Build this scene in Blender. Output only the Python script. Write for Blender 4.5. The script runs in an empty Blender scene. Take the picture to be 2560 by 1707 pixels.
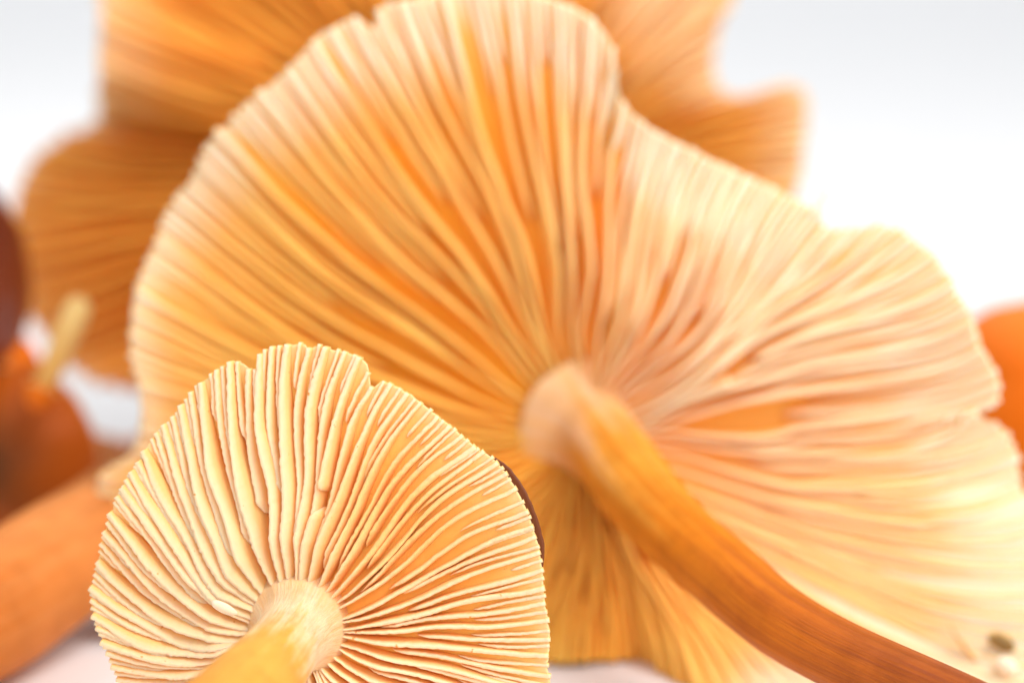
import bpy, math, random
import numpy as np
from mathutils import Vector, noise

# ------------------------------------------------------------------ camera / light
CM = 0.01                       # everything below is thought in centimetres
PITCH = math.radians(12.0)
CAM_H = 8.05                     # lens height above the white table
FPX = 100.0 / 36.0 * 2560.0     # focal length in photo pixels (100 mm macro)
FOCUS = 22.0

scene = bpy.context.scene
COL = scene.collection
cam_data = bpy.data.cameras.new("camera")
cam_data.lens = 100.0
cam_data.sensor_width = 36.0
cam_data.clip_start = 0.005
cam_data.clip_end = 50.0
cam_data.dof.use_dof = True
cam_data.dof.focus_distance = FOCUS * CM
cam_data.dof.aperture_fstop = 12.5
cam = bpy.data.objects.new("camera", cam_data)
cam.location = (0, 0, CAM_H * CM)
cam.rotation_euler = (math.pi / 2 - PITCH, 0, 0)
COL.objects.link(cam)
scene.camera = cam

world = bpy.data.worlds.new("World")
scene.world = world
world.use_nodes = True
bg = world.node_tree.nodes["Background"]
bg.inputs[0].default_value = (0.97, 0.985, 1.0, 1)
bg.inputs[1].default_value = 0.47


def area(name, loc, target, size, power, color=(1, 1, 1)):
    d = bpy.data.lights.new(name, 'AREA')
    d.shape = 'SQUARE'
    d.size = size * CM
    d.energy = power
    d.color = color
    o = bpy.data.objects.new(name, d)
    o.location = Vector(loc) * CM
    o.rotation_euler = (Vector(target) - Vector(loc)).to_track_quat('-Z', 'Y').to_euler()
    COL.objects.link(o)
    return o


area("window_light", (19, 10, 36), (1, 25, 2), 26, 1.35, (1.0, 0.985, 0.96))
area("front_fill", (2, -16, 18), (0, 24, 3), 30, 0.30, (1.0, 0.97, 0.93))  # added fill above the camera, evens out the gill shading
area("rear_fill", (-18, 44, 34), (-5, 30, 0), 22, 0.38, (1.0, 0.99, 0.97))  # added lamp, brightens the shaded paper behind and rims the caps
area("backdrop_fill", (0, 98, 62), (0, 98, 0), 60, 1.05, (0.97, 0.985, 1.0))  # added lamp that lifts the far paper towards white

scene.view_settings.view_transform = 'Standard'
scene.view_settings.look = 'None'
scene.view_settings.gamma = 1.0
scene.view_settings.exposure = 0.38
scene.cycles.max_bounces = 10
scene.cycles.diffuse_bounces = 6
scene.cycles.use_denoising = True
scene.cycles.sample_clamp_indirect = 6.0

# ------------------------------------------------------------------ pixel helpers
RIGHT = np.array((1.0, 0, 0))
UP = np.array((0, math.sin(PITCH), math.cos(PITCH)))
FWD = np.array((0, math.cos(PITCH), -math.sin(PITCH)))
CAMP = np.array((0, 0, CAM_H))
K = 2560.0 / 2352.0             # outlines were read off a 2352 px wide view


def ray(x, y):
    return RIGHT * ((x * K - 1280.0) / FPX) - UP * ((y * K - 853.5) / FPX) + FWD


def at(x, y, d):
    return CAMP + ray(x, y) * d


def camdir(x, y, z):
    """x right, y up, z towards the lens"""
    v = RIGHT * x + UP * y - FWD * z
    return v / np.linalg.norm(v)


def unit(v):
    return v / max(np.linalg.norm(v), 1e-9)


def n3(x, y, z=0.0):
    return noise.noise(Vector((x, y, z)))


def catmull(pts, sub=8, closed=True):
    pts = [np.array(p, float) for p in pts]
    n = len(pts)
    out = []
    for i in range(n if closed else n - 1):
        g = (lambda k: pts[k % n]) if closed else (lambda k: pts[min(max(k, 0), n - 1)])
        p0, p1, p2, p3 = g(i - 1), g(i), g(i + 1), g(i + 2)
        for s in range(sub):
            t = s / sub
            out.append(0.5 * (2 * p1 + (p2 - p0) * t + (2 * p0 - 5 * p1 + 4 * p2 - p3) * t * t
                              + (3 * p1 - p0 - 3 * p2 + p3) * t ** 3))
    if not closed:
        out.append(pts[-1])
    return out


# ------------------------------------------------------------------ object helpers
def mesh_obj(name, verts, faces, mat, parent=None, attrs=None, smooth=True):
    me = bpy.data.meshes.new(name)
    me.from_pydata([tuple(np.asarray(v) * CM) for v in verts], [], faces)
    me.update()
    if smooth:
        me.polygons.foreach_set("use_smooth", [True] * len(me.polygons))
    for k, vals in (attrs or {}).items():
        a = me.attributes.new(k, 'FLOAT', 'POINT')
        a.data.foreach_set("value", list(vals))
    me.materials.append(mat)
    o = bpy.data.objects.new(name, me)
    COL.objects.link(o)
    if parent is not None:
        o.parent = parent
        if parent.type == 'EMPTY':
            o.matrix_parent_inverse = parent.matrix_world.inverted()
    return o


def thing(name, label, category, loc, group=None):
    o = bpy.data.objects.new(name, None)
    o.empty_display_size = 0.01
    o.location = Vector(loc) * CM
    COL.objects.link(o)
    bpy.context.view_layer.update()
    o["label"] = label
    o["category"] = category
    if group:
        o["group"] = group
    return o


# ------------------------------------------------------------------ materials
def nodes(name):
    m = bpy.data.materials.new(name)
    m.use_nodes = True
    nt = m.node_tree
    return m, nt, nt.nodes["Principled BSDF"]


def noise_node(nt, scale, detail=4, rough=0.55, vec=None, dist=0.0):
    n = nt.nodes.new("ShaderNodeTexNoise")
    n.inputs["Scale"].default_value = scale
    n.inputs["Detail"].default_value = detail
    n.inputs["Roughness"].default_value = rough
    n.inputs["Distortion"].default_value = dist
    if vec is not None:
        nt.links.new(vec, n.inputs["Vector"])
    return n


def ramp(nt, fac, stops):
    r = nt.nodes.new("ShaderNodeValToRGB")
    e = r.color_ramp.elements
    while len(e) < len(stops):
        e.new(0.5)
    for el, (p, c) in zip(e, stops):
        el.position = p
        el.color = (*c, 1)
    nt.links.new(fac, r.inputs[0])
    return r


def mix(nt, fac, a, b, mode='MIX'):
    n = nt.nodes.new("ShaderNodeMix")
    n.data_type = 'RGBA'
    n.blend_type = mode
    for sock, v in ((n.inputs[0], fac), (n.inputs[6], a), (n.inputs[7], b)):
        if hasattr(v, "links"):
            nt.links.new(v, sock)
        elif isinstance(v, (int, float)):
            sock.default_value = v
        else:
            sock.default_value = (*v, 1)
    return n.outputs[2]


def bump(nt, height, strength, dist):
    b = nt.nodes.new("ShaderNodeBump")
    b.inputs["Strength"].default_value = strength
    b.inputs["Distance"].default_value = dist
    nt.links.new(height, b.inputs["Height"])
    return b.outputs[0]


def objvec(nt):
    return nt.nodes.new("ShaderNodeTexCoord").outputs["Object"]


def attr(nt, name):
    a = nt.nodes.new("ShaderNodeAttribute")
    a.attribute_name = name
    return a.outputs["Fac"]


def gill_material(name, c_lo, c_hi, c_edge, sss=0.4, radius=0.0008, rough=0.55):
    m, nt, p = nodes(name)
    v = objvec(nt)
    n = noise_node(nt, 180, 4, 0.6, v)
    r = ramp(nt, n.outputs[0], [(0.3, c_lo), (0.7, c_hi)])
    a = attr(nt, "crest")
    rr = ramp(nt, a, [(0.0, (0, 0, 0)), (0.60, (0.16, 0.16, 0.16)), (1.0, (1, 1, 1))])  # pale free edge; bounced orange glow between gills is painted into the colour
    c = mix(nt, rr.outputs[0], r.outputs[0], c_edge)
    # scattered rusty specks
    sp = noise_node(nt, 1500, 2, 0.5, v)
    sr = ramp(nt, sp.outputs[0], [(0.72, (0, 0, 0)), (0.80, (1, 1, 1))])
    c = mix(nt, sr.outputs[0], c, tuple(x * y for x, y in zip(c_lo, (0.75, 0.6, 0.5))))
    nt.links.new(c, p.inputs["Base Color"])
    p.inputs["Roughness"].default_value = rough
    p.inputs["Subsurface Weight"].default_value = sss
    p.inputs["Subsurface Radius"].default_value = (1.0, 0.5, 0.25)
    p.inputs["Subsurface Scale"].default_value = radius
    p.inputs["Specular IOR Level"].default_value = 0.08
    b = noise_node(nt, 1400, 3, 0.6, v)
    nt.links.new(bump(nt, b.outputs[0], 0.25, 0.0002), p.inputs["Normal"])
    return m


def skin_material(name, c_mid, c_rim, rough=0.35, fib=0.3, spec=0.15):
    """cap skin: 'radial' runs from 0 in the middle to 1 at the margin"""
    m, nt, p = nodes(name)
    v = objvec(nt)
    n = noise_node(nt, 220, 5, 0.6, v)
    a = attr(nt, "radial")
    add = nt.nodes.new("ShaderNodeMath")
    add.operation = 'MULTIPLY_ADD'
    nt.links.new(n.outputs[0], add.inputs[0])
    add.inputs[1].default_value = 0.35
    nt.links.new(a, add.inputs[2])
    r = ramp(nt, add.outputs[0], [(0.25, c_mid), (1.15, c_rim)])
    nt.links.new(r.outputs[0], p.inputs["Base Color"])
    p.inputs["Roughness"].default_value = rough
    p.inputs["Subsurface Weight"].default_value = 0.15
    p.inputs["Subsurface Radius"].default_value = (1, 0.35, 0.1)
    p.inputs["Subsurface Scale"].default_value = 0.001
    p.inputs["Specular IOR Level"].default_value = spec
    b = noise_node(nt, 900, 4, 0.6, v)
    nt.links.new(bump(nt, b.outputs[0], fib, 0.0003), p.inputs["Normal"])
    return m


def stipe_material(name, stops, fibre=0.5, sss=0.2):
    """'along' 0 at the cap .. 1 at the foot, 'turn' 0..1 around"""
    m, nt, p = nodes(name)
    al, tu = attr(nt, "along"), attr(nt, "turn")
    v = objvec(nt)
    comb = nt.nodes.new("ShaderNodeCombineXYZ")
    t2 = nt.nodes.new("ShaderNodeMath")
    t2.operation = 'MULTIPLY'
    t2.inputs[1].default_value = 2 * math.pi
    nt.links.new(tu, t2.inputs[0])
    sn = nt.nodes.new("ShaderNodeMath"); sn.operation = 'SINE'
    cs = nt.nodes.new("ShaderNodeMath"); cs.operation = 'COSINE'
    nt.links.new(t2.outputs[0], sn.inputs[0])
    nt.links.new(t2.outputs[0], cs.inputs[0])
    sc = nt.nodes.new("ShaderNodeMath"); sc.operation = 'MULTIPLY'
    sc.inputs[1].default_value = 1.1
    nt.links.new(al, sc.inputs[0])
    nt.links.new(sn.outputs[0], comb.inputs[0])
    nt.links.new(cs.outputs[0], comb.inputs[1])
    nt.links.new(sc.outputs[0], comb.inputs[2])
    fine = noise_node(nt, 16, 5, 0.65, comb.outputs[0], 0.3)
    broad = noise_node(nt, 3.2, 4, 0.6, comb.outputs[0], 0.4)
    blot = noise_node(nt, 260, 4, 0.6, v)
    s = nt.nodes.new("ShaderNodeMath"); s.operation = 'MULTIPLY_ADD'
    nt.links.new(broad.outputs[0], s.inputs[0])
    s.inputs[1].default_value = 0.42
    nt.links.new(al, s.inputs[2])
    s2 = nt.nodes.new("ShaderNodeMath"); s2.operation = 'MULTIPLY_ADD'
    nt.links.new(fine.outputs[0], s2.inputs[0])
    s2.inputs[1].default_value = 0.22
    nt.links.new(s.outputs[0], s2.inputs[2])
    s3 = nt.nodes.new("ShaderNodeMath"); s3.operation = 'SUBTRACT'
    nt.links.new(s2.outputs[0], s3.inputs[0])
    s3.inputs[1].default_value = 0.32
    r = ramp(nt, s3.outputs[0], stops)
    br = ramp(nt, blot.outputs[0], [(0.3, (0.82, 0.78, 0.72)), (0.6, (1, 1, 1))])
    c = mix(nt, 1.0, r.outputs[0], br.outputs[0], 'MULTIPLY')
    nt.links.new(c, p.inputs["Base Color"])
    p.inputs["Roughness"].default_value = 0.5
    p.inputs["Subsurface Weight"].default_value = sss
    p.inputs["Subsurface Radius"].default_value = (1, 0.4, 0.1)
    p.inputs["Subsurface Scale"].default_value = 0.0012
    p.inputs["Specular IOR Level"].default_value = 0.12
    nt.links.new(bump(nt, fine.outputs[0], fibre, 0.0006), p.inputs["Normal"])
    return m


M_gill_front = gill_material("front_gill", (0.95, 0.48, 0.13), (0.95, 0.53, 0.17), (0.94, 0.73, 0.54))
M_flesh_front = gill_material("front_flesh", (0.95, 0.44, 0.07), (0.95, 0.49, 0.10), (0.94, 0.77, 0.56))
M_gill_big = gill_material("big_gill", (0.95, 0.44, 0.055), (0.95, 0.50, 0.085), (0.94, 0.78, 0.58))
M_flesh_big = gill_material("big_flesh", (0.95, 0.40, 0.03), (0.95, 0.45, 0.05), (0.94, 0.74, 0.52))
M_gill_back = gill_material("back_gill", (0.84, 0.30, 0.02), (0.88, 0.36, 0.03), (0.93, 0.66, 0.36))
M_flesh_back = gill_material("back_flesh", (0.80, 0.25, 0.012), (0.85, 0.30, 0.02), (0.93, 0.68, 0.40))
M_skin_brown = skin_material("brown_skin", (0.10, 0.028, 0.012), (0.17, 0.05, 0.018), 0.4)
M_skin_dark = skin_material("dark_red_skin", (0.12, 0.020, 0.009), (0.26, 0.05, 0.014), 0.3, spec=0.4)
M_skin_tan = skin_material("brown_orange_skin", (0.055, 0.026, 0.008), (0.50, 0.10, 0.006), 0.5)
M_skin_orange = skin_material("orange_skin", (0.84, 0.15, 0.004), (0.82, 0.18, 0.006), 0.55)
M_stipe_front = stipe_material("front_stipe", [(0.0, (0.92, 0.55, 0.26)), (0.06, (0.93, 0.62, 0.34)), (0.14, (0.95, 0.72, 0.46)), (0.20, (0.93, 0.62, 0.30)),
                                               (0.30, (0.90, 0.42, 0.08)), (0.9, (0.80, 0.25, 0.015))])
M_stipe_big = stipe_material("big_stipe", [(0.0, (0.94, 0.56, 0.30)), (0.06, (0.93, 0.50, 0.20)), (0.13, (0.91, 0.38, 0.05)),
                                           (0.29, (0.80, 0.23, 0.010)), (0.47, (0.58, 0.14, 0.010)),
                                           (0.72, (0.30, 0.065, 0.018))])
M_stipe_back = stipe_material("back_stipe", [(0.0, (0.85, 0.36, 0.08)), (0.55, (0.42, 0.13, 0.03)),
                                             (0.74, (0.76, 0.27, 0.07)), (1.0, (0.66, 0.17, 0.018))])
M_stem_pale = stipe_material("pale_stem", [(0.0, (0.92, 0.48, 0.12)), (1.0, (0.94, 0.66, 0.26))])


def plain_material(name, lo, hi, rough=0.6):
    m, nt, p = nodes(name)
    n = noise_node(nt, 700, 4, 0.6, objvec(nt))
    r = ramp(nt, n.outputs[0], [(0.35, lo), (0.65, hi)])
    nt.links.new(r.outputs[0], p.inputs["Base Color"])
    p.inputs["Roughness"].default_value = rough
    return m


M_bruise = plain_material("bruise_brown", (0.16, 0.08, 0.012), (0.45, 0.24, 0.05))
M_scar = plain_material("scar_tan", (0.66, 0.36, 0.12), (0.80, 0.48, 0.20))


# ------------------------------------------------------------------ the white sweep
def build_backdrop():
    m, nt, p = nodes("white_paper")
    v = objvec(nt)
    n = noise_node(nt, 60, 5, 0.6, v)
    r = ramp(nt, n.outputs[0], [(0.3, (0.86, 0.86, 0.87)), (0.7, (0.89, 0.89, 0.90))])
    nt.links.new(r.outputs[0], p.inputs["Base Color"])
    p.inputs["Roughness"].default_value = 0.7
    b = noise_node(nt, 3000, 3, 0.6, v)
    nt.links.new(bump(nt, b.outputs[0], 0.1, 0.0001), p.inputs["Normal"])
    prof = [(-60, 0), (-20, 0), (20, 0), (40, 0), (60, 0), (90, 0)]
    for i in range(1, 13):
        a = i / 12 * math.pi / 2
        prof.append((90 + 30 * math.sin(a), 30 - 30 * math.cos(a)))
    prof += [(120, 60), (120, 120)]
    verts, faces = [], []
    for (y, z) in prof:
        verts += [(-130, y, z), (130, y, z)]
    for i in range(len(prof) - 1):
        faces.append((2 * i, 2 * i + 1, 2 * i + 3, 2 * i + 2))
    o = mesh_obj("backdrop", verts, faces, m)
    o["kind"] = "structure"
    o["label"] = "white seamless paper under and behind the mushrooms"
    return o


build_backdrop()


# ------------------------------------------------------------------ caps
NA = 720


class Cap:
    """Underside of a cap: centre C, normal N (towards the gill side), margin radius R(phi), lift W(phi)."""

    def __init__(self, C, N, bowl, R=None, W=None, outline=None, ripple=0.0, seed=0, up=None, rough=0.006):
        self.C, self.N, self.bowl, self.seed, self.ripple = np.array(C, float), unit(np.array(N, float)), bowl, seed, ripple
        upv = UP if up is None else up
        self.e2 = unit(upv - self.N * np.dot(upv, self.N))
        self.e1 = np.cross(self.e2, self.N)
        if outline is not None:
            pts = catmull([(p[0], p[1], p[2] if len(p) > 2 else 0.0) for p in outline], 10)
            ang, rad, lif = [], [], []
            for (x, y, w) in pts:
                r = ray(x, y)
                Q = self.C + self.N * w
                d = np.dot(Q - CAMP, self.N) / np.dot(r, self.N)
                P = CAMP + r * d
                if P[2] < 0.03:     # rests on the table
                    f = (self.C[2] - 0.03) / (self.C[2] - P[2])
                    P = self.C + (P - self.C) * f
                q = P - self.C
                a, b = np.dot(q, self.e1), np.dot(q, self.e2)
                ang.append(math.atan2(b, a))
                rad.append(math.hypot(a, b))
                lif.append(np.dot(q, self.N))
            ang, rad, lif = map(np.array, (ang, rad, lif))
            o = np.argsort(ang)
            grid = np.linspace(-math.pi, math.pi, NA, endpoint=False)
            self.R = np.interp(grid, ang[o], rad[o], period=2 * math.pi)
            self.W = np.interp(grid, ang[o], lif[o], period=2 * math.pi)
        else:
            self.R = np.array(R, float) * np.ones(NA)
            self.W = np.zeros(NA) if W is None else W
        rn = np.array([n3(i * 0.45, seed * 7.1) + 0.6 * n3(i * 1.1, seed * 3.3 + 9) for i in range(NA)])
        rn[-12:] = rn[-12:] * np.linspace(1, 0, 12) + rn[:12][::-1] * np.linspace(0, 1, 12)
        self.R = self.R * (1 + rough * rn)

    def look(self, arr, phi):
        u = (phi + math.pi) / (2 * math.pi) * NA
        i = math.floor(u)
        f = u - i
        return arr[i % NA] * (1 - f) + arr[(i + 1) % NA] * f

    def P(self, phi, t, off=0.0):
        R, W = self.look(self.R, phi), self.look(self.W, phi)
        z = W * t * t - self.bowl * (1 - t * t)
        if self.ripple:
            z += self.ripple * t * t * n3(math.cos(phi) * 2.2 + self.seed, math.sin(phi) * 2.2, t * 1.5)
        return self.C + (self.e1 * math.cos(phi) + self.e2 * math.sin(phi)) * (R * t) + self.N * (z + off)


def sheet(cap, ts, front, back, nphi=240, over=lambda phi: 1.0):
    """closed body between front offset and back offset (functions of t)"""
    V, F, rad = [], [], []
    phis = [2 * math.pi * i / nphi for i in range(nphi)]
    V.append(cap.P(0, 0, front(0))); rad.append(0)
    for t in ts:
        for ph in phis:
            V.append(cap.P(ph, t * (over(ph) if t > 0.9 else 1), front(t))); rad.append(t)
    nf = len(V)
    V.append(cap.P(0, 0, back(0))); rad.append(0)
    for t in ts:
        for ph in phis:
            V.append(cap.P(ph, t * (over(ph) if t > 0.9 else 1), back(t))); rad.append(t)

    def idx(side, k, i):
        return side * nf + 1 + k * nphi + i % nphi
    for i in range(nphi):
        F.append((0, idx(0, 0, i), idx(0, 0, i + 1)))
        F.append((nf, idx(1, 0, i + 1), idx(1, 0, i)))
        for k in range(len(ts) - 1):
            F.append((idx(0, k, i), idx(0, k + 1, i), idx(0, k + 1, i + 1), idx(0, k, i + 1)))
            F.append((idx(1, k, i), idx(1, k, i + 1), idx(1, k + 1, i + 1), idx(1, k + 1, i)))
        k = len(ts) - 1
        F.append((idx(0, k, i), idx(1, k, i), idx(1, k, i + 1), idx(0, k, i + 1)))
    return V, F, rad


PROFILE = [(-0.62, -0.10), (-0.54, 0.25), (-0.50, 0.60), (-0.46, 0.82), (-0.30, 0.95), (0.0, 1.0),
           (0.30, 0.95), (0.46, 0.82), (0.50, 0.60), (0.54, 0.25), (0.62, -0.10)]


def gill_mesh(cap, A, phi0, t0, t1, width, height, seed, nseg, swirl, wander, jag, lean, dphi, blunt=0.05, wav=None, pale=None):
    """one lamella: a leaf-thin blade standing on the flesh along the cap's axis A"""
    V, F, crest = [], [], []
    np_ = len(PROFILE)
    cl = []
    for s in range(nseg + 1):
        t = t0 + (t1 - t0) * s / nseg
        sw = swirl(phi0) * (t - 0.5)
        wob = wander * (n3(phi0 * 1.6, t * 2.0, cap.seed) * 1.6 + 0.35 * n3(seed * 5.7, t * 3.6, cap.seed + 3))
        wob *= 1 + (wav(phi0) if wav else 0)
        wob += wander * 0.05 * n3(seed * 9.1, t * 14.0, 4)
        ph = phi0 + sw + wob / max(t, 0.25)
        cl.append((ph, t))
    pts = [cap.P(ph, t) for ph, t in cl]
    for s, (ph, t) in enumerate(cl):
        a, b = pts[max(s - 1, 0)], pts[min(s + 1, nseg)]
        T = unit(b - a)
        L = unit(np.cross(T, A))
        R = cap.look(cap.R, ph)
        spacing = R * t * dphi
        w = min(width, spacing * 0.62)
        w *= 1 + 0.25 * n3(seed * 2.3, t * 7, 11)
        u = (t - t0) / max(t1 - t0, 1e-6)
        ends = min(1.0, u / blunt) ** 0.5 if u < blunt else 1.0
        if t1 < 0.95 and u > 1 - blunt:
            ends = min(ends, max(0.0, (1 - u) / blunt) ** 0.5)
        h = height(t) * (0.35 + 0.65 * ends) * (1 + 0.16 * n3(seed * 1.7, t * 4, 21))
        h += jag * (n3(seed * 4.1, s * 0.9, 31) + 0.5 * n3(seed * 6.1, s * 2.1, 37))
        h = max(h, 0.012)
        ln = lean + 0.22 * n3(seed * 3.9, t * 3.0, 41)
        jl = jag * 0.6 * n3(seed * 8.3, s * 1.3, 51)
        for (x, z) in PROFILE:
            ww = w * (1.0 if ends >= 1 else max(ends, 0.15))
            V.append(pts[s] + L * (x * ww + ln * h * z * z + (jl if z > 0.8 else 0)) + A * (h * z - 0.01))
            crest.append(max(z, 0.0) * (pale(ph, t) if pale else 1.0))
    for s in range(nseg):
        for k in range(np_):
            k2 = (k + 1) % np_
            F.append((s * np_ + k, s * np_ + k2, (s + 1) * np_ + k2, (s + 1) * np_ + k))
    F.append(tuple(range(np_))[::-1])
    F.append(tuple(nseg * np_ + k for k in range(np_)))
    return V, F, crest


def build_cap(root, cap, A, mats, thick, gills, nphi=360, over=lambda ph: 1.0, rim=0.035):
    """mats = (skin, flesh, gill); cap > flesh, gill..."""
    skin, flesh, gmat = mats
    ts = [0.04, 0.1, 0.2, 0.3, 0.4, 0.5, 0.6, 0.7, 0.78, 0.85, 0.9, 0.94, 0.97, 0.99, 1.0]
    dome = lambda t: -(rim + 0.02 + thick * math.sqrt(max(0.0, 1 - t ** 2.2)))
    V, F, rad = sheet(cap, ts, lambda t: -rim * 0.8, dome, nphi, over)
    c = mesh_obj("cap", V, F, skin, root, {"radial": rad})
    fr = gills.get("flesh_r", 1.0)
    V, F, rad = sheet(cap, ts, lambda t: 0.0, lambda t: -rim, nphi, lambda ph: fr)
    fp = gills.get("flesh_pale", lambda p, t: 0.8 * max(0.0, (t - 0.75) / 0.25))
    fc = [0.0] + [fp((2 * math.pi * i / nphi + math.pi) % (2 * math.pi) - math.pi, t) for t in ts for i in range(nphi)]
    mesh_obj("flesh", V, F, flesh, c, {"crest": fc + fc})
    rnd = random.Random(cap.seed + 5)
    n = gills["n"]
    d = 2 * math.pi / n
    swirl = gills.get("swirl", lambda p: 0.0)
    wander = gills.get("wander", 0.04)
    jag = gills.get("jag", 0.01)
    hgt = gills["height"]
    nseg = gills.get("nseg", 48)
    keep = gills.get("keep", lambda p: True)
    tiers = gills.get("tiers", 3)
    gap = gills.get("breaks", {})
    hfac = gills.get("hfac", lambda p: 1.0)
    k = 0

    def add(phi, t0, t1, dph, wd, hf=1.0, blunt=0.05):
        nonlocal k
        k += 1
        if not keep(phi):
            return
        ns = max(8, int(nseg * (t1 - t0)))
        V, F, cr = gill_mesh(cap, A, phi, t0, t1, wd, (lambda t: hgt(t) * hf * hfac(phi)), k * 0.37 + cap.seed, ns, swirl, wander, jag,
                             gills.get("lean", lambda p: 0.0)(phi), dph, blunt, gills.get("wav"), gills.get("pale"))
        mesh_obj("gill", V, F, gmat, c, {"crest": cr})

    for i in range(n):
        phi = -math.pi + (i + 0.5) * d + rnd.uniform(-0.16, 0.16) * d
        tin = gills["t_in"] + rnd.uniform(-0.01, 0.015)
        out = 1.0 + rnd.uniform(-0.5, 1.0) * gills.get("spread", 0.008)
        if i in gap:
            g0, g1 = gap[i]
            add(phi, tin, g0, d * 0.62, gills["w"])
            add(phi + 0.12 * d, g1, out, d * 0.62, gills["w"])
        else:
            add(phi, tin, out, d * 0.62, gills["w"] * rnd.uniform(0.85, 1.15))
        if tiers >= 2:
            add(phi + d * 0.5, rnd.uniform(*gills.get("t2", (0.32, 0.55))), out, d * 0.5, gills["w"] * 0.9, 0.82, 0.12)
        if tiers >= 3:
            for q in (0.25, 0.75):
                lo, hi = gills.get("t3", (0.72, 0.9))
                cut = gills.get("t3cut", lambda p: 0.0)(phi)
                add(phi + d * q, rnd.uniform(lo - cut, hi - cut), out + rnd.uniform(-0.5, 0.5) * gills.get("spread", 0.008), d * 0.3, gills["w"] * 0.7, 0.6, 0.25)
    return c


# ------------------------------------------------------------------ stipes
def build_stipe(root, pts, mat, name="stipe", sub=10, nr=40, flare=None, wob=0.03, seed=0, squash=None):
    """pts: (xyz cm, radius)"""
    P = catmull([(*p, r) for p, r in pts], sub, closed=False)
    C = [p[:3] for p in P]
    R = [p[3] for p in P]
    n = len(P)
    length = [0.0]
    for i in range(1, n):
        length.append(length[-1] + np.linalg.norm(C[i] - C[i - 1]))
    V, F, al, tu = [], [], [], []
    T0 = unit(C[1] - C[0])
    ref = unit(np.cross(T0, np.array((0.3, 0.9, 0.1))))
    for i in range(n):
        T = unit(C[min(i + 1, n - 1)] - C[max(i - 1, 0)])
        ref = unit(ref - T * np.dot(ref, T))
        bi = np.cross(T, ref)
        for k in range(nr):
            a = 2 * math.pi * k / nr
            l = length[i]
            r = R[i] * (1 + wob * (n3(math.cos(a) * 1.3 + seed, math.sin(a) * 1.3, l * 0.8)
                                   + 0.5 * n3(math.cos(a) * 4, math.sin(a) * 4 + seed, l * 0.7)))
            V.append(C[i] + (ref * math.cos(a) + bi * math.sin(a)) * r)
            al.append(l / length[-1])
            tu.append(k / nr)
    for i in range(n - 1):
        for k in range(nr):
            k2 = (k + 1) % nr
            F.append((i * nr + k, i * nr + k2, (i + 1) * nr + k2, (i + 1) * nr + k))
    for end, base in ((0, 0), (1, (n - 1) * nr)):
        V.append(C[-1] + unit(C[-1] - C[-2]) * R[-1] * 0.35 if end else C[0])
        al.append(float(end)); tu.append(0)
        c = len(V) - 1
        for k in range(nr):
            k2 = (k + 1) % nr
            F.append((c, base + k2, base + k) if not end else (c, base + k, base + k2))
    return mesh_obj(name, V, F, mat, root, {"along": al, "turn": tu})


def lowered(p, r):
    p = np.array(p, float)
    p[2] = max(p[2], r + 0.005)
    return p, r


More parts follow.
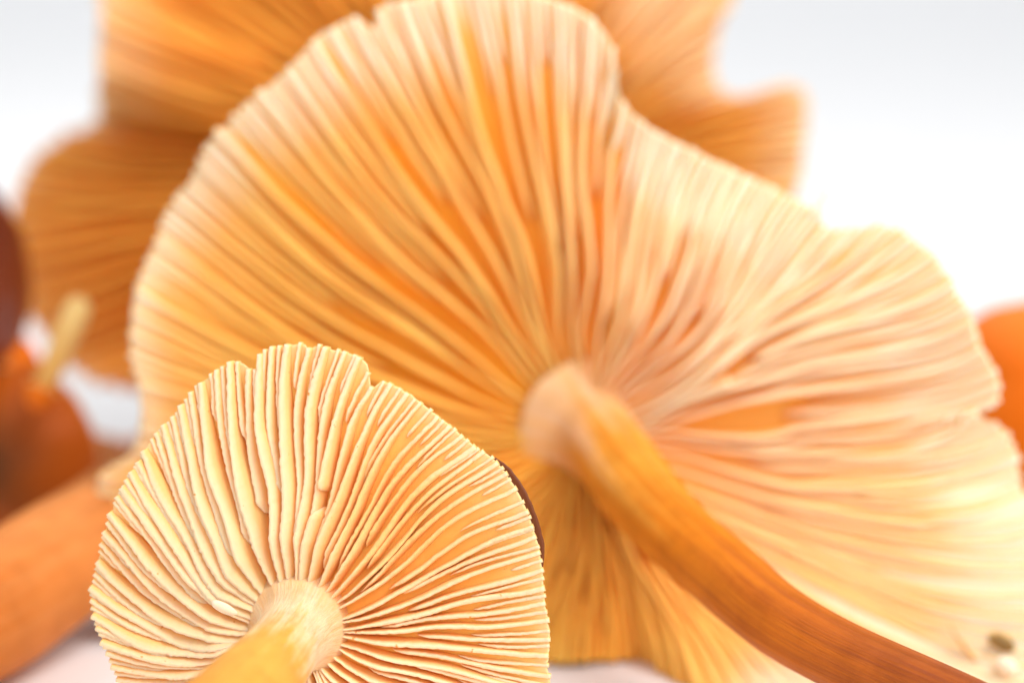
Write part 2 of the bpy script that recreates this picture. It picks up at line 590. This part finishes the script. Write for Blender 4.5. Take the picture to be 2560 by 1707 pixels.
# ================================================================== the small mushroom in focus
def front_mushroom():
    outline = [(270, 1568), (236, 1480), (212, 1420), (202, 1360), (214, 1300), (236, 1230), (266, 1150),
               (300, 1090), (346, 1010), (400, 950), (460, 880), (524, 836), (542, 826), (566, 838), (584, 850), (596, 826), (612, 800), (650, 794),
               (702, 788), (713, 808), (722, 792), (800, 808), (836, 826), (846, 850), (850, 884), (866, 884), (876, 872), (920, 890),
               (1000, 948), (1090, 1022), (1130, 1048), (1168, 1090), (1208, 1160), (1236, 1240), (1248, 1300),
               (1254, 1380), (1265, 1450), (1260, 1530), (1266, 1568), (1255, 1660), (1180, 1740), (1000, 1800),
               (800, 1815), (560, 1800), (400, 1760), (310, 1670)]
    C = at(672, 1455, FOCUS + 0.12)
    N = camdir(-0.10, 0.05, 1.0)
    A = camdir(-0.30, -0.22, 1.0)
    root = thing("mushroom", "smallest pale gilled mushroom with ragged cap and dark line of skin on its rim", "mushroom",
                 (C[0], C[1], 0.0), "mushrooms lying on white paper")
    cap = Cap(C, N, 0.22, outline=outline, ripple=0.16, seed=1, rough=0.006)

    def hgt(t):
        if t < 0.35:
            return 0.08 + 0.21 * max(0.0, (t - 0.12) / 0.23) ** 0.7
        return 0.29 - 0.24 * ((t - 0.35) / 0.65) ** 1.3

    def over(ph):
        a = (ph + math.pi) % (2 * math.pi) - math.pi
        return 0.975 + 0.048 * math.exp(-((a - 0.50) / 0.26) ** 4)
    c = build_cap(root, cap, A, (M_skin_brown, M_flesh_front, M_gill_front), 0.5,
                  dict(n=50, t_in=0.10, flesh_r=0.996, spread=0.003,
                       flesh_pale=lambda p, t: 0.22 + 0.5 * max(0.0, (t - 0.75) / 0.25),
                       hfac=lambda p: 0.95 - 0.42 * max(0.0, math.cos(p - 0.1)),
                       pale=lambda p, t: 0.88 - 0.4 * math.exp(-((p - 0.85) / 0.4) ** 2 - ((t - 0.6) / 0.25) ** 2), w=0.040, height=hgt, jag=0.009, nseg=90, wander=0.035, tiers=3, t2=(0.26, 0.5), t3=(0.6, 0.88),
                       lean=lambda p: -0.42 * max(0.0, math.cos(p - 2.3)) ** 0.7 if math.cos(p - 2.3) > 0 else 0.0,
                       swirl=lambda p: -0.30 * max(0.0, -math.cos(p)) ** 1.5,
                       breaks={35: (0.47, 0.52)}), over=over)
    pts = [(at(684, 1440, FOCUS + 0.36), 0.46), (at(680, 1448, FOCUS + 0.20), 0.36), (at(673, 1460, FOCUS + 0.02), 0.305),
           (at(655, 1484, FOCUS - 0.28), 0.285), (at(618, 1532, FOCUS - 0.75), 0.30), (at(556, 1604, FOCUS - 1.35), 0.34),
           (at(470, 1695, FOCUS - 1.9), 0.36)]
    e = at(330, 1850, FOCUS - 2.4)
    pts += [lowered(e, 0.33), lowered(e + np.array((-0.9, -0.6, -1.0)), 0.32)]
    build_stipe(root, pts, M_stipe_front, seed=2, wob=0.05)
    # a torn sliver of gill lying between its neighbours
    V, F, cr = [], [], []
    a, b = at(488, 1385, FOCUS - 0.12), at(545, 1408, FOCUS - 0.10)
    for s in range(9):
        u = s / 8
        w = 0.045 * (math.sin(math.pi * (0.12 + 0.85 * u)) ** 0.6)
        for k in range(8):
            g = 2 * math.pi * k / 8
            V.append(a + (b - a) * u + UP * w * math.sin(g) - FWD * w * 0.7 * math.cos(g)); cr.append(1)
    for s in range(8):
        for k in range(8):
            F.append((s * 8 + k, s * 8 + (k + 1) % 8, s * 8 + 8 + (k + 1) % 8, s * 8 + 8 + k))
    F += [tuple(range(8))[::-1], tuple(64 + k for k in range(8))]
    o = mesh_obj("gill_sliver", V, F, M_gill_front, c, {"crest": cr})
    o["label"] = "pale torn sliver of gill near the stalk"


front_mushroom()


# ================================================================== the large mushroom behind it
def big_mushroom():
    outline = [(866, 56), (874, 26), (930, 2), (1000, -12), (1150, -25), (1290, 5), (1375, 60), (1412, 130), (1420, 215),
               (1470, 275), (1560, 328), (1680, 380), (1800, 436), (1868, 474), (1900, 520), (1950, 528), (1995, 518), (2060, 520),
               (2130, 570), (2180, 640), (2225, 720), (2252, 790), (2292, 872), (2288, 930), (2240, 952), (2308, 985),
               (2338, 1060), (2345, 1120), (2400, 1200, 0.2), (2440, 1330, 0.4), (2430, 1480, 0.7), (2330, 1620, 0.9),
               (2100, 1690, 1.0), (1850, 1680, 1.0), (1680, 1660, 0.9), (1580, 1620, 0.6), (1480, 1530), (1430, 1508), (1380, 1520),
               (1280, 1560), (1000, 1540), (700, 1530), (400, 1480), (240, 1400), (210, 1280), (204, 1150), (225, 1085),
               (285, 1050), (312, 990), (314, 900), (298, 830), (294, 740), (304, 650), (345, 560), (380, 470),
               (440, 390), (490, 310), (590, 222), (690, 132), (740, 80), (800, 48), (836, 34), (852, 62), (858, 96)]
    C = at(1335, 1010, 25.3)
    N = camdir(-0.06, 0.0, 1.0)
    A = camdir(0.25, -0.20, 1.0)
    root = thing("mushroom", "largest mushroom, wide cream gilled cap with wavy margin and a curved orange brown stalk", "mushroom",
                 (C[0], C[1], 0.0), "mushrooms lying on white paper")
    cap = Cap(C, N, 0.55, outline=outline, ripple=0.45, seed=4, rough=0.005)

    def hgt(t):
        if t < 0.4:
            return 0.05 + 0.37 * max(0.0, (t - 0.085) / 0.315) ** 0.8
        return 0.42 - 0.33 * ((t - 0.4) / 0.6) ** 1.1
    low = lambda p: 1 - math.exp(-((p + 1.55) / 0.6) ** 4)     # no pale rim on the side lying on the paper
    c = build_cap(root, cap, A, (M_skin_brown, M_flesh_big, M_gill_big), 0.9,
                  dict(n=62, t_in=0.085,
                       t3cut=lambda p: 0.30 * abs(math.cos(p)),
                       pale=lambda p, t: min(1.0, max(0.12, 0.52 + 0.42 * math.cos(p - 0.5) + low(p) * 0.8 * max(0.0, (t - 0.72) / 0.28) ** 1.5 - 0.25 * (1 - low(p)))),  # left kept deeper orange: light glowing through the cap is painted in
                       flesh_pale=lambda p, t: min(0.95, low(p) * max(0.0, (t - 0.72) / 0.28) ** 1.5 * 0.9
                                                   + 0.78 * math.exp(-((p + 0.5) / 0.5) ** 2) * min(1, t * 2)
                                                   + 0.42 * max(0.0, math.cos(p - 0.6))), wav=lambda p: 0.5 * max(0.0, math.cos(p - 0.5)), w=0.066, height=hgt, jag=0.006, nseg=64, wander=0.035, tiers=3,  # right-hand flesh lightened too, its stronger light put into the colour
                       hfac=lambda p: 1 - 0.6 * math.exp(-((p + 0.55) / 0.55) ** 2) - 0.4 * max(0.0, -math.cos(p)) - 0.3 * max(0.0, math.cos(p - 0.5)),
                       t2=(0.3, 0.6), t3=(0.68, 0.9),
                       swirl=lambda p: 0.22 * max(0.0, math.cos(p + 0.2)) ** 1.5 - 0.15 * max(0.0, -math.cos(p)) ** 1.5,
                       breaks={34: (0.4, 0.47)}), over=lambda p: 0.975)
    # a torn flap standing up from the margin
    V, F, cr = [], [], []
    for s_, (x, y, w) in enumerate([(1872, 500, 0.06), (1878, 478, 0.05), (1888, 458, 0.035), (1898, 440, 0.028), (1908, 424, 0.012)]):
        p = at(x, y, 24.95)
        for k_ in range(8):
            g = 2 * math.pi * k_ / 8
            V.append(p + RIGHT * w * math.cos(g) + FWD * 0.4 * w * math.sin(g)); cr.append(1)
        if s_:
            for k_ in range(8):
                F.append((s_ * 8 - 8 + k_, s_ * 8 - 8 + (k_ + 1) % 8, s_ * 8 + (k_ + 1) % 8, s_ * 8 + k_))
    F += [tuple(range(8))[::-1], tuple(32 + k_ for k_ in range(8))]
    mesh_obj("torn_flap", V, F, M_gill_big, c, {"crest": cr})
    # damage near the lower margin: a dark hole with a pale torn lump and a faint groove

    def on_cap(x, y):
        best = None
        r = ray(x, y)
        for i_ in range(240):
            ph = -1.6 + 1.8 * i_ / 239
            for k_ in range(60):
                t = 0.4 + 0.6 * k_ / 59
                q = cap.P(ph, t) - CAMP
                d = np.dot(q, FWD)
                e = np.linalg.norm(q / d - r)
                if best is None or e < best[0]:
                    best = (e, ph, t)
        return cap.P(best[1], best[2], 0.05)

    def lump(name, p, rx, ry, rz, mat, ang, sd, extra):
        V, F = [], []
        ux, uy = RIGHT * math.cos(ang) + UP * math.sin(ang), -RIGHT * math.sin(ang) + UP * math.cos(ang)
        for a_ in range(9):
            th = math.pi * (a_ + 0.02) / 8.04
            for b_ in range(14):
                g = 2 * math.pi * b_ / 14
                f = 1 + 0.25 * n3(math.cos(g) * 1.5 + sd, math.sin(g) * 1.5, th)
                V.append(p + (ux * rx * math.cos(g) + uy * ry * math.sin(g)) * math.sin(th) * f - FWD * rz * math.cos(th) * f)
        for a_ in range(8):
            for b_ in range(14):
                F.append((a_ * 14 + b_, a_ * 14 + 14 + b_, a_ * 14 + 14 + (b_ + 1) % 14, a_ * 14 + (b_ + 1) % 14))
        F += [tuple(range(14)), tuple(range(112, 126))[::-1]]
        return mesh_obj(name, V, F, mat, c, {k_: [v_] * len(V) for k_, v_ in extra.items()})
    lump("bruise", on_cap(2302, 1478), 0.14, 0.07, 0.05, M_bruise, -0.5, 1, {})["label"] = "dark olive brown bruise near the margin"
    lump("torn_lump", on_cap(2312, 1522), 0.11, 0.07, 0.08, M_gill_big, -0.6, 2, {"crest": 1.0})
    lump("groove_scar", on_cap(2222, 1492), 0.30, 0.022, 0.03, M_scar, -0.95, 3, {})
    pts = [(at(1352, 985, 26.0), 0.68), (at(1366, 1000, 25.84), 0.42), (at(1386, 1022, 25.6), 0.365),
           (at(1416, 1058, 25.2), 0.345), (at(1455, 1116, 24.7), 0.350), (at(1570, 1238, 24.0), 0.315), (at(1680, 1335, 23.3), 0.30),
           (at(1790, 1425, 22.8), 0.29), (at(1950, 1515, 22.3), 0.28), (at(2210, 1632, 21.6), 0.275)]
    e = at(2500, 1760, 21.0)
    pts += [lowered(e, 0.28), lowered(e + np.array((1.6, -0.5, -0.7)), 0.29)]
    build_stipe(root, pts, M_stipe_big, seed=6, wob=0.06, sub=14)


big_mushroom()


# ================================================================== the mushroom behind the large one
def back_mushroom():
    outline = [(236, -180), (232, 0), (229, 100), (229, 200), (222, 288), (180, 304), (108, 348), (52, 418), (40, 460),
               (22, 550), (34, 660), (84, 750), (150, 830), (240, 880), (400, 900), (700, 900), (1000, 860), (1300, 800),
               (1600, 640), (1780, 500), (1830, 425), (1852, 320), (1856, 240), (1842, 196), (1800, 192),
               (1750, 214), (1665, 206), (1642, 150), (1650, 70), (1690, -20), (1740, -150), (1500, -330), (1150, -420),
               (750, -380), (380, -300)]
    def lift(x, y):
        if x < 225 and y > 250:
            return -1.7             # the lobe hangs back and down
        if y < -100:
            return -1.0             # the far margin rolls back
        if x < 240:
            return 0.1
        return 0.0 if x > 800 else -0.8
    outline = [(x, y, lift(x, y)) for x, y in outline]
    C = at(1120, 420, 30.0)
    N = camdir(0.0, 0.10, 1.0)
    A = camdir(-0.05, -0.05, 1.0)
    root = thing("mushroom", "orange gilled mushroom with lobed margin behind the largest cap and thick stalk", "mushroom",
                 (-2.5, 26.0, 0.0), "mushrooms lying on white paper")
    cap = Cap(C, N, 0.5, outline=outline, ripple=0.5, seed=8, rough=0.004)

    def hgt(t):
        return 0.42 - 0.34 * max(0.0, (t - 0.4) / 0.6) ** 1.2
    build_cap(root, cap, A, (M_skin_brown, M_flesh_back, M_gill_back), 0.8,
              dict(n=84, t_in=0.16,
                       pale=lambda p, t: 0.34 + 0.7 * max(0.0, (t - 0.7) / 0.3) * (1.0 if p > 0.0 and p < 2.95 else 0.2)  # upper margin and patch paler: light caught by the curl painted in
                       + 0.7 * math.exp(-((p - 0.85) / 0.3) ** 2 - ((t - 0.7) / 0.25) ** 2), w=0.085, height=hgt, jag=0.01, nseg=40, wander=0.03, tiers=2, t2=(0.3, 0.55)),
              over=lambda p: 0.98)
    pts = [(at(1120, 425, 30.6), 0.75), (at(1100, 450, 29.9), 0.5), (at(1000, 560, 29.2), 0.45), (at(700, 840, 28.4), 0.46),
           (at(450, 1060, 27.4), 0.50), (at(260, 1205, 26.4), 0.54), (at(80, 1335, 25.3), 0.555), (at(-120, 1460, 24.3), 0.55)]
    pts = [lowered(p, r) for p, r in pts]
    e = at(-420, 1560, 23.4)
    pts.append(lowered(e, 0.5))
    build_stipe(root, pts, M_stipe_back, seed=9, wob=0.07)


back_mushroom()


# ================================================================== mushrooms seen from outside
def plain_mushroom(label, centre, axis, radius, thick, skin, stipe_pts, seed, bowl=None, n=40):
    """axis points out of the gill side"""
    A = unit(np.array(axis, float))
    root = thing("mushroom", label, "mushroom", (centre[0], centre[1], 0.0), "mushrooms lying on white paper")
    R = np.array([radius * (1 + 0.05 * math.sin(3 * g + seed) + 0.03 * math.sin(5 * g + 2 * seed))
                  for g in np.linspace(-math.pi, math.pi, NA, endpoint=False)])
    upv = UP if abs(np.dot(A, UP)) < 0.9 else RIGHT
    cap = Cap(centre, A, radius * 0.45 if bowl is None else bowl, R=R, seed=seed, up=upv, ripple=radius * 0.1)
    build_cap(root, cap, A, (skin, M_flesh_back, M_gill_back), thick,
              dict(n=n, t_in=0.2, w=radius * 0.03, height=lambda t: radius * 0.16 * (1.05 - t * 0.9), nseg=14, tiers=1, wander=0.02, jag=0.0),
              nphi=120)
    build_stipe(root, stipe_pts, M_stipe_back, seed=seed, nr=24, sub=6)
    return root


# dark red-brown cap at the margin of the lobed mushroom
c = at(-285, 650, 28.6)
ax = camdir(-0.85, -0.4, -0.35)
plain_mushroom("dark reddish brown glossy cap beside the lobed orange cap", c, ax, 1.6, 0.8, M_skin_dark,
               [(c - ax * 0.3, 0.35), (c + ax * 1.0, 0.26), lowered((c[0] - 2.4, c[1] + 0.8, 0.9), 0.25),
                lowered((c[0] - 3.4, c[1] + 0.9, 0.2), 0.25)], 21)
# brown cap with an orange margin
c = at(10, 1060, 28.6)
ax = camdir(0.35, 0.10, -1.0)
plain_mushroom("smooth brown cap with orange rim behind the thick stalk", c + ax * 0.3, ax, 0.95, 0.35, M_skin_tan,
               [(c + ax * 0.1, 0.25), (c + ax * 1.2, 0.2), lowered((c[0] + 0.9, c[1] + 2.2, 0.4), 0.2), lowered((c[0] + 1.0, c[1] + 3.2, 0.2), 0.2)], 22)
# small reddish cap on top of it
c = at(-5, 870, 28.9)
ax = camdir(-0.2, -1.0, 0.35)
plain_mushroom("small reddish orange cap resting on the smooth brown cap", c, ax, 0.44, 0.28, M_skin_orange,
               [(c, 0.12), (c + ax * 0.35, 0.1), (c + ax * 0.5 + np.array((-0.2, 0, 0)), 0.1)], 23, n=30)
# orange cap at the other side of the large mushroom
c = at(2450, 945, 28.6)
ax = camdir(0.15, -0.35, -1.0)
plain_mushroom("bright orange smooth cap peeking out behind the largest gilled cap", c + ax * 0.5, ax, 1.36, 0.6, M_skin_orange,
               [(c + ax * 0.3, 0.3), (c + ax * 1.5, 0.25), lowered((c[0] + 0.6, c[1] + 2.6, 0.3), 0.25), lowered((c[0] + 0.8, c[1] + 3.6, 0.25), 0.25)], 24)

# tiny slender mushroom leaning on the brown cap
p0, p2 = at(186, 690, 27.9), at(100, 892, 27.7)
tiny = thing("mushroom", "tiny slender mushroom with pale yellow stalk leaning on the smooth brown cap", "mushroom", p2, "mushrooms lying on white paper")
build_stipe(tiny, [(p2, 0.11), (at(112, 862, 27.7), 0.115), (at(140, 800, 27.8), 0.125), (at(174, 718, 27.9), 0.13), (p0, 0.09)],
            M_stem_pale, nr=20, seed=31)
ax = unit(p0 - p2)
tcap = Cap(p2, ax, 0.07, R=0.17, seed=33, up=RIGHT)
build_cap(tiny, tcap, ax, (M_skin_orange, M_flesh_back, M_gill_back), 0.13,
          dict(n=24, t_in=0.4, w=0.012, height=lambda t: 0.03, nseg=10, tiers=1, wander=0.01, jag=0.0), nphi=60, rim=0.012)
